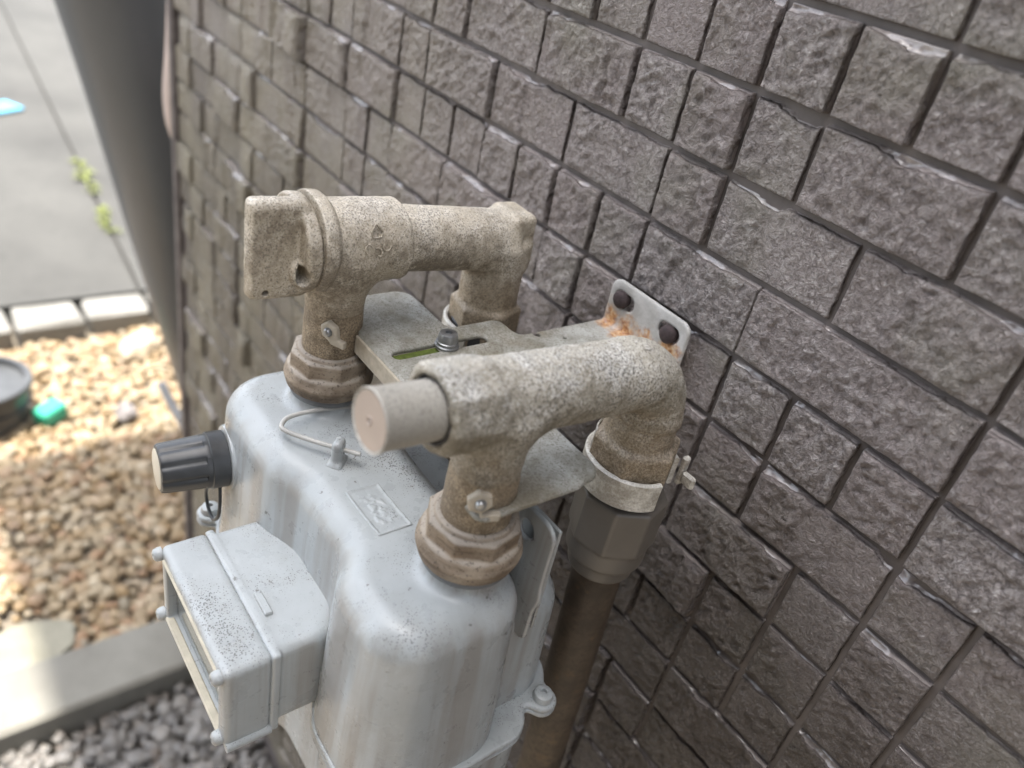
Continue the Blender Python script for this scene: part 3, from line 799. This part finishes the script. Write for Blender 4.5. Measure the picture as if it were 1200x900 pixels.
# reset knob on the far front shoulder
kx, kz, ky = -80., -58., -47.5
def flute(a, t): return 1 - (.075*max(0, math.cos(a*9))**2 if t > 11 else 0)
knob = obj('reset_knob', lathe('reset_knob', (kx, ky, kz), (-.10, -1, .02), [(14, 0), (14.8, .6), (14.8, 8.5), (14.1, 9), (14.1, 11), (13.9, 11.5), (12.7, 31), (12.1, 32.4), (11.1, 32.8)], 90, flute), M['black_plastic'], meter)
kd = np.array([-.10, -1, .02]); kd /= np.linalg.norm(kd)
obj('knob_face', lathe('knob_face', np.array([kx, ky, kz])+kd*32.5, kd, [(10.4, 0), (10.4, .6), (9.8, .9)], 40), M['cream_disc'], knob)
obj('knob_collar', lathe('knob_collar', np.array([kx, ky, kz])+kd*-7, kd, [(17.5, 0), (17.5, 4.5), (16.8, 6.6), (14, 7.2)], 48), M['meter'], meter)
lp = [(kx+2, ky-6, kz-12), (kx-5, ky-7, kz-20), (kx-8.5, ky-7, kz-29), (kx-5, ky-7, kz-37), (kx+2, ky-7, kz-39), (kx+7, ky-6, kz-33), (kx+7, ky-5, kz-22), (kx+4, ky-4, kz-12)]
obj('strap', tube('strap', spline(lp, 6), .95, 8), M['black_plastic'], meter)
# sealing wire and its lug on the top
def at(u, v, z):
    r = RT*(u-600)/949.93+DN*(v-450)/949.93+fw; t = (z/1000-CAM[2])/r[2]; return (CAM+r*t)*1000
wp = [(-44, 28, -18), (-47, 8, -16.5), (-49.5, -12, -15.5), (-49, -26, -15), (-46, -32, -15), (-40.5, -34, -15), (-30, -27, -15), (-18, -16.5, -15), (-10.5, -9.5, -15)]
obj('sealing_wire', tube('sealing_wire', spline(wp, 7), 1.15, 10), M['wire'], meter)
def f_lug(X, Y, Z):
    c, s = math.cos(.75), math.sin(.75); u = (X+18)*c+(Y+17)*s; v = -(X+18)*s+(Y+17)*c
    d = s_box(u, v, Z, (-2.6, -4.2, -30), (2.6, 4.2, -9.5), 2.4)
    return smin(d, s_box(u, v, Z, (-4, -6, -30), (4, 6, -21), 2), 2)
obj('seal_lug', nets('seal_lug', f_lug, (-27, -26, -26), (-9, -8, -7), .7), M['meter'], meter)
def f_embp(X, Y, Z):
    T = Z - (-21.5 - 2.2*np.exp(-((X-8)/26)**2))
    d = s_box(X, Y, T, (2, -23, -5), (34, -6, .55), .4)
    d = np.maximum(d, -s_box(X, Y, T, (3.2, -21.8, .05), (32.8, -7.2, 3), .2))
    n = vnoise(X/1.6, Y/1.3, 0., 77)
    return np.minimum(d, np.maximum(s_box(X, Y, T, (7, -19, -5), (29, -10, .5), .3), .2-n))
obj('embossed_plate', nets('embossed_plate', f_embp, (0, -26, -27), (37, -3, -19), .55), M['meter'], meter)

# ================================================================ BRACKET
br = thing('mounting_bracket', 'galvanised steel bracket bolted to the wall between both pipe arms', 'bracket', (0, .146, .024))
def f_plate(X, Y, Z):
    d2 = s_rect(X, Y, (-84, 7), (81, 52), 9)
    d2 = smin(d2, s_rect(X, Y, (68, -13), (82.5, 40), 5), 3)
    d2 = smin(d2, s_rect(X, Y, (-82, -6), (-70, 40), 5), 3)
    d2 = smin(d2, s_rect(X, Y, (-24, 20), (33, 146), 1), 5)
    d2 = np.maximum(smin(d2, s_rect(X, Y, (-42, 20), (0, 84), 6), 6), -(np.hypot(X+65, Y-93)-25))
    for x0 in (NX, FX): d2 = np.maximum(d2, -(np.hypot(X-x0, Y)-14.0))
    d2 = np.maximum(d2, -s_rect(X, Y, (-30.5, 12), (-23.8, 66), 3.3))
    d2 = np.maximum(d2, -(np.hypot(X+21.5, Y-95)-2.0)); d2 = np.maximum(d2, -(np.hypot(X+14, Y-108)-1.2))
    d = extr(d2, Z, 22.2, 24.6, .6)
    fl = s_rect(X, Z, (-24.5, 22), (33.5, 51), 6)
    for bx in (-13, 21): fl = np.maximum(fl, -s_rect(X, Z, (bx-7.6, 36.5), (bx+7.2, 45.5), 4.4))
    fl = extr(fl, Y, 144.6, 147.0, .6)
    d = smin(d, fl, 2.5)
    lip = s_box(X, Y, Z, (-51, 5.6, 14.5), (51, 8, 24), .8)
    return smin(d, lip, 1)
obj('plate', nets('plate', f_plate, (-88, -13, 10), (86, 150, 55), .85), M['galv'], br)
obj('front_lip', rbox('front_lip', (-50.5, 4.6, 14.2), (50.5, 5.9, 24.3), .5), M['bracket_edge'], br)
obj('slot_moss', rbox('slot_moss', (-30.2, 13, 18), (-24.2, 38, 22.9), .6), M['moss'], br)
for bx, bz in ((-15.0, 41.3), (21.6, 40.6)):
    obj('wall_bolt', lathe('wall_bolt', (bx, 147, bz), (0, -1, 0), [(4.6, 0), (5.0, 2.6), (5.0, 3.6), (4.7, 4.6), (3.6, 5.6), (1.8, 6.2)], 20), M['rust_bolt'], br)
sc_ = obj('screw', lathe('screw', (-27.2, 42, 24.5), (0, 0, 1), [(6.0, 0), (6.2, .4), (6.1, 1.2), (5.4, 1.5), (5.5, 2.9), (4.9, 3.2), (4.8, 6.2), (4.3, 7.4), (2.6, 7.8), (1.8, 7.8), (1.5, 6.4)], 30), M['zinc'], br)
def lug(x, y, ang, z, parent):
    c, s = math.cos(ang), math.sin(ang)
    def f(X, Y, Z):
        u = (X-x)*c+(Y-y)*s; v = -(X-x)*s+(Y-y)*c
        d = extr(s_ngon(u, Z, 0, z, 4.6, 6, 0.2), v, -1.6, 1.6, .8)
        return smin(d, s_box(u, v, Z, (1, -1.4, 22), (9, 1.4, 26), .6), 1.5)
    o = obj('lug', nets('lug', f, (x-18, y-18, 16), (x+18, y+18, z+8), .6), M['bracket_edge'], parent)
    n = np.array([s, -c, 0])
    obj('lug_screw', lathe('lug_screw', np.array([x, y, z])+n*1.2, n, [(2.3, 0), (2.3, 1.2), (1.6, 2.2), (.8, 2.4)], 14), M['zinc'], o)
lug(79.0, -12.0, 1.15, 31.5, br)
lug(-51, -8.5, .45, 28.5, br)

# ================================================================ RISERS
RYU = 91.
def riser(x, label):
    t = thing('riser_pipe', label, 'pipe', (x/1000, .11, GZ), 'gas risers on the wall')
    pts = [(x, 92, -55), (x, 93, -80), (x, 98, -160), (x, 102, -240), (x, 103, -300), (x, 103, -1060)]
    obj('pipe', tube('pipe', spline(pts, 6), 13.0, 28), M['riser'], t)
    un = obj('union', nets('union', lambda X, Y, Z: smin(smin(extr(s_ngon(X, Y, x, RYU, 20.3, 8, .25), Z, -38, -9, 2.), s_cyl(X, Y, Z, x, RYU, 20.0, -50, -32, 2.5), .8),
             s_cyl(X, Y, Z, x, RYU, 17.0, -59, -44, 2), 1.), (x-24, RYU-26, -62), (x+24, RYU+26, -5), .9), M['union'], t)
    obj('bush', lathe('bush', (x, RYU, -18), (0, 0, 1), [(15, 0), (16.4, .5), (16.4, 28), (15, 29)]), M['rubber'], t)
    return t
rn = riser(NX, 'near brown riser pipe with grey union and white clamp below the pale arm')
rf = riser(FX, 'far brown riser pipe under the beige valve, mostly hidden behind the meter')
def arc_shell(name, x, y, r0, r1, z0, z1, a0, a1, n=40, tilt=0.):
    V = []; F = []
    for i in range(n+1):
        a = a0+(a1-a0)*i/n; c, s = math.cos(a), math.sin(a)
        for (r, z) in ((r0, z0), (r0, z1), ((r0+r1)/2, z1+.5), (r1, z1-.3), (r1, z0+.3), ((r0+r1)/2, z0-.5)):
            V.append(((x+r*c)/1000, (y+r*s)/1000, (z+tilt*r*s)/1000))
    for i in range(n):
        for k in range(6): F.append((i*6+k, i*6+(k+1) % 6, i*6+6+(k+1) % 6, i*6+6+k))
    F.append(tuple(range(6))); F.append(tuple(n*6+k for k in range(6))[::-1])
    me = mesh_list(name, V, F, True)
    import bmesh
    bm = bmesh.new(); bm.from_mesh(me); bmesh.ops.recalc_face_normals(bm, faces=bm.faces); bm.to_mesh(me); bm.free()
    return sharp(me, 40)
cl = obj('clamp', arc_shell('clamp', NX, 89, 20.4, 22.8, -4, 11, math.radians(60), math.radians(352)), M['clamp'], rn)
obj('clamp', arc_shell('clamp', FX, RYF, 20.2, 22.6, -6, 10, math.radians(100), math.radians(300)), M['clamp'], rf)
obj('clamp_ring', arc_shell('clamp_ring', NX, 89, 19.2, 20.2, 0, 21, math.radians(110), math.radians(232)), M['clamp'], rn)
obj('clamp_wing', rbox('clamp_wing', (77, 109, -3), (80, 113, 13), .8), M['clamp'], rn)
obj('clamp_wing', rbox('clamp_wing', (80.4, 108, 0), (88, 111, 7), 1.2), M['clamp'], rn)

# ================================================================ LOOSE THINGS ON THE GROUND
def atz(u, v, z): p = at(u, v, z*1000); return p/1000
def lump(name, c, size, mat, seed, flat=.8, rot=0.):
    rs = np.random.RandomState(seed); import bmesh
    bm = bmesh.new(); bmesh.ops.create_icosphere(bm, subdivisions=4, radius=1); V = np.array([v.co[:] for v in bm.verts]); F = np.array([[v.index for v in f.verts] for f in bm.faces]); bm.free()
    V = V*(1+.22*fbm(V[:, 0]*1.3+seed, V[:, 1]*1.3, V[:, 2]*1.3, 4, seed))[:, None]*np.array(size)
    a = rot; R = np.array([[math.cos(a), -math.sin(a), 0], [math.sin(a), math.cos(a), 0], [0, 0, 1]])
    o = obj(name, mesh_np(name, V@R.T, F), mat); o.location = c; return o
p = atz(148, 484, GZ+.02); tag(lump('stone', (p[0], p[1], GZ+.02), (.028, .022, .022), M['stone_grey'], 5), 'single dark grey stone lying on the sunlit tan gravel', 'stone')
p = atz(160, 398, GZ+.03); tag(lump('rock', (p[0]+.02, p[1], GZ+.02), (.04, .065, .03), M['rock_beige'], 9, rot=.8), 'beige rock leaning against the edging blocks', 'rock')
p = atz(59, 487, GZ+.018)
g = obj('green_block', rbox('green_block', (-.021, -.030, -.019), (.021, .030, .019), .005, mm=False), M['green']); g.location = (p[0], p[1], GZ+.026); g.rotation_euler = (.08, .05, .55)
tag(g, 'small bright green plastic block lying on the gravel', 'plastic block')
p = atz(8, 127, GZ+.05)
g = obj('blue_scrap', rbox('blue_scrap', (-.05, -.05, 0), (.05, .06, .012), .003, mm=False), M['blue']); g.location = (p[0], p[1]-.02, GZ+.047); g.rotation_euler = (0, 0, .5)
tag(g, 'small light blue plastic scrap on the pavement joint', 'scrap')
# stepping stone
V = []; n = 40
rsn = [1+.05*math.sin(3*k*2*math.pi/n+1)+.03*math.sin(7*k*2*math.pi/n) for k in range(n)]
for k in range(n):
    a = 2*math.pi*k/n; c, s = math.cos(a), math.sin(a)
    for r, z in ((.088, -.03), (.088, .012), (.083, .018)): V.append((FS[0]+r*c*rsn[k]*.62, FS[1]+r*s*rsn[k]*1.05, GZ+z))
F = []
for k in range(n):
    for q in range(2): F.append((k*3+q, ((k+1) % n)*3+q, ((k+1) % n)*3+q+1, k*3+q+1))
F.append(tuple(k*3+2 for k in range(n)))
tag(obj('stepping_stone', sharp(mesh_list('stepping_stone', V, F, True), 40), M['slab']), 'flat round stepping stone sunk in gravel beside the kerb', 'stepping stone')
# pot at the left edge
pot = thing('plant_pot', 'dark grey ribbed plastic pot at the left edge of the gravel', 'pot', (-1.455, -.062, GZ))
obj('pot_wall', lathe('pot_wall', (-1455, -62, GZ*1000), (0, 0, 1), [(60, 0), (78, 8), (88, 95), (88, 96)], 48, lambda a, t: 1+.012*math.cos(a*12)), M['pot'], pot)
obj('pot_rim', lathe('pot_rim', (-1455, -62, GZ*1000+92), (0, 0, 1), [(84, 0), (94, 1), (96, 6), (95, 16), (92, 19), (82, 19), (80, 2)], 48), M['pot'], pot)
obj('pot_band', lathe('pot_band', (-1455, -62, GZ*1000+52), (0, 0, 1), [(80, 0), (87.5, 1), (88, 5), (82, 6)], 48), M['pot'], pot)
# dark tube leaning behind the house corner, pale hose at its foot
def line_pt(u, v, x): 
    r = RT*(u-600)/949.93+DN*(v-450)/949.93+fw; t = (x-CAM[0])/r[0]; return (CAM+r*t)*1000
tp = [line_pt(130, -60, -1.02), line_pt(170, 90, -1.06), line_pt(206, 240, -1.12), line_pt(236, 365, -1.18), line_pt(252, 440, -1.25), line_pt(262, 505, -1.30)]
tp[-1][2] = GZ*1000
tt = thing('leaning_tube', 'wide dark grey tube leaning just past the tiled wall corner', 'tube', (tp[-1][0]/1000, tp[-1][1]/1000, GZ))
obj('tube_body', tube('tube_body', spline(tp, 8), [x for x in np.interp(np.linspace(0, 5, 41), [0, 1, 2, 3, 4, 5], [87, 87, 87, 84, 80, 76])], 40), M['dark_tube'], tt)
hp = [line_pt(188, 448, -.95), line_pt(200, 472, -.93), line_pt(214, 496, -.91), line_pt(232, 524, -.89), line_pt(250, 552, -.87)]
tag(obj('hose', tube('hose', spline(hp, 6), 7, 14), M['pale_tube']), 'thin pale grey hose at the foot of the wall corner', 'hose')
bp = [line_pt(214, -30, -.86), line_pt(210, 60, -.86), line_pt(207, 115, -.86), line_pt(214, 155, -.86), line_pt(236, 190, -.88)]
tag(obj('duct_elbow', tube('duct_elbow', spline(bp, 8), 17, 20), M['beige']), 'beige curved duct peeking past the top of the wall corner', 'duct')
# weeds in the pavement joint
def weed(cx, label, n, seed, L):
    rs = np.random.RandomState(seed); t = thing('weed', label, 'weed', (cx, yl(cx), GZ+.03), 'weeds in the pavement joint')
    for k in range(n):
        x = cx+rs.uniform(-L, L); y = yl(x)+rs.uniform(-.004, .004); a = rs.uniform(0, 6.28); l = rs.uniform(.02, .045); wd = l*.2
        d = np.array([math.cos(a), math.sin(a)]); pq = np.array([-d[1], d[0]])*wd
        b = np.array([x, y]); m = b+d*l*.5; e = b+d*l
        z0 = GZ+.035; V = [(*b, z0), (*(m+pq), z0+l*.6), (*e, z0+l*.55), (*(m-pq), z0+l*.6), (*m, z0+l*.52)]
        obj('leaf', mesh_list('leaf', V, [(0, 1, 4), (1, 2, 4), (2, 3, 4), (3, 0, 4)]), M['leaf'], t)
weed(-2.68, 'yellow-green weeds in the pavement joint, the longer and farther tuft', 40, 4, .14)
weed(-2.31, 'yellow-green weeds in the pavement joint, the tuft touching the dark tube', 26, 8, .09)
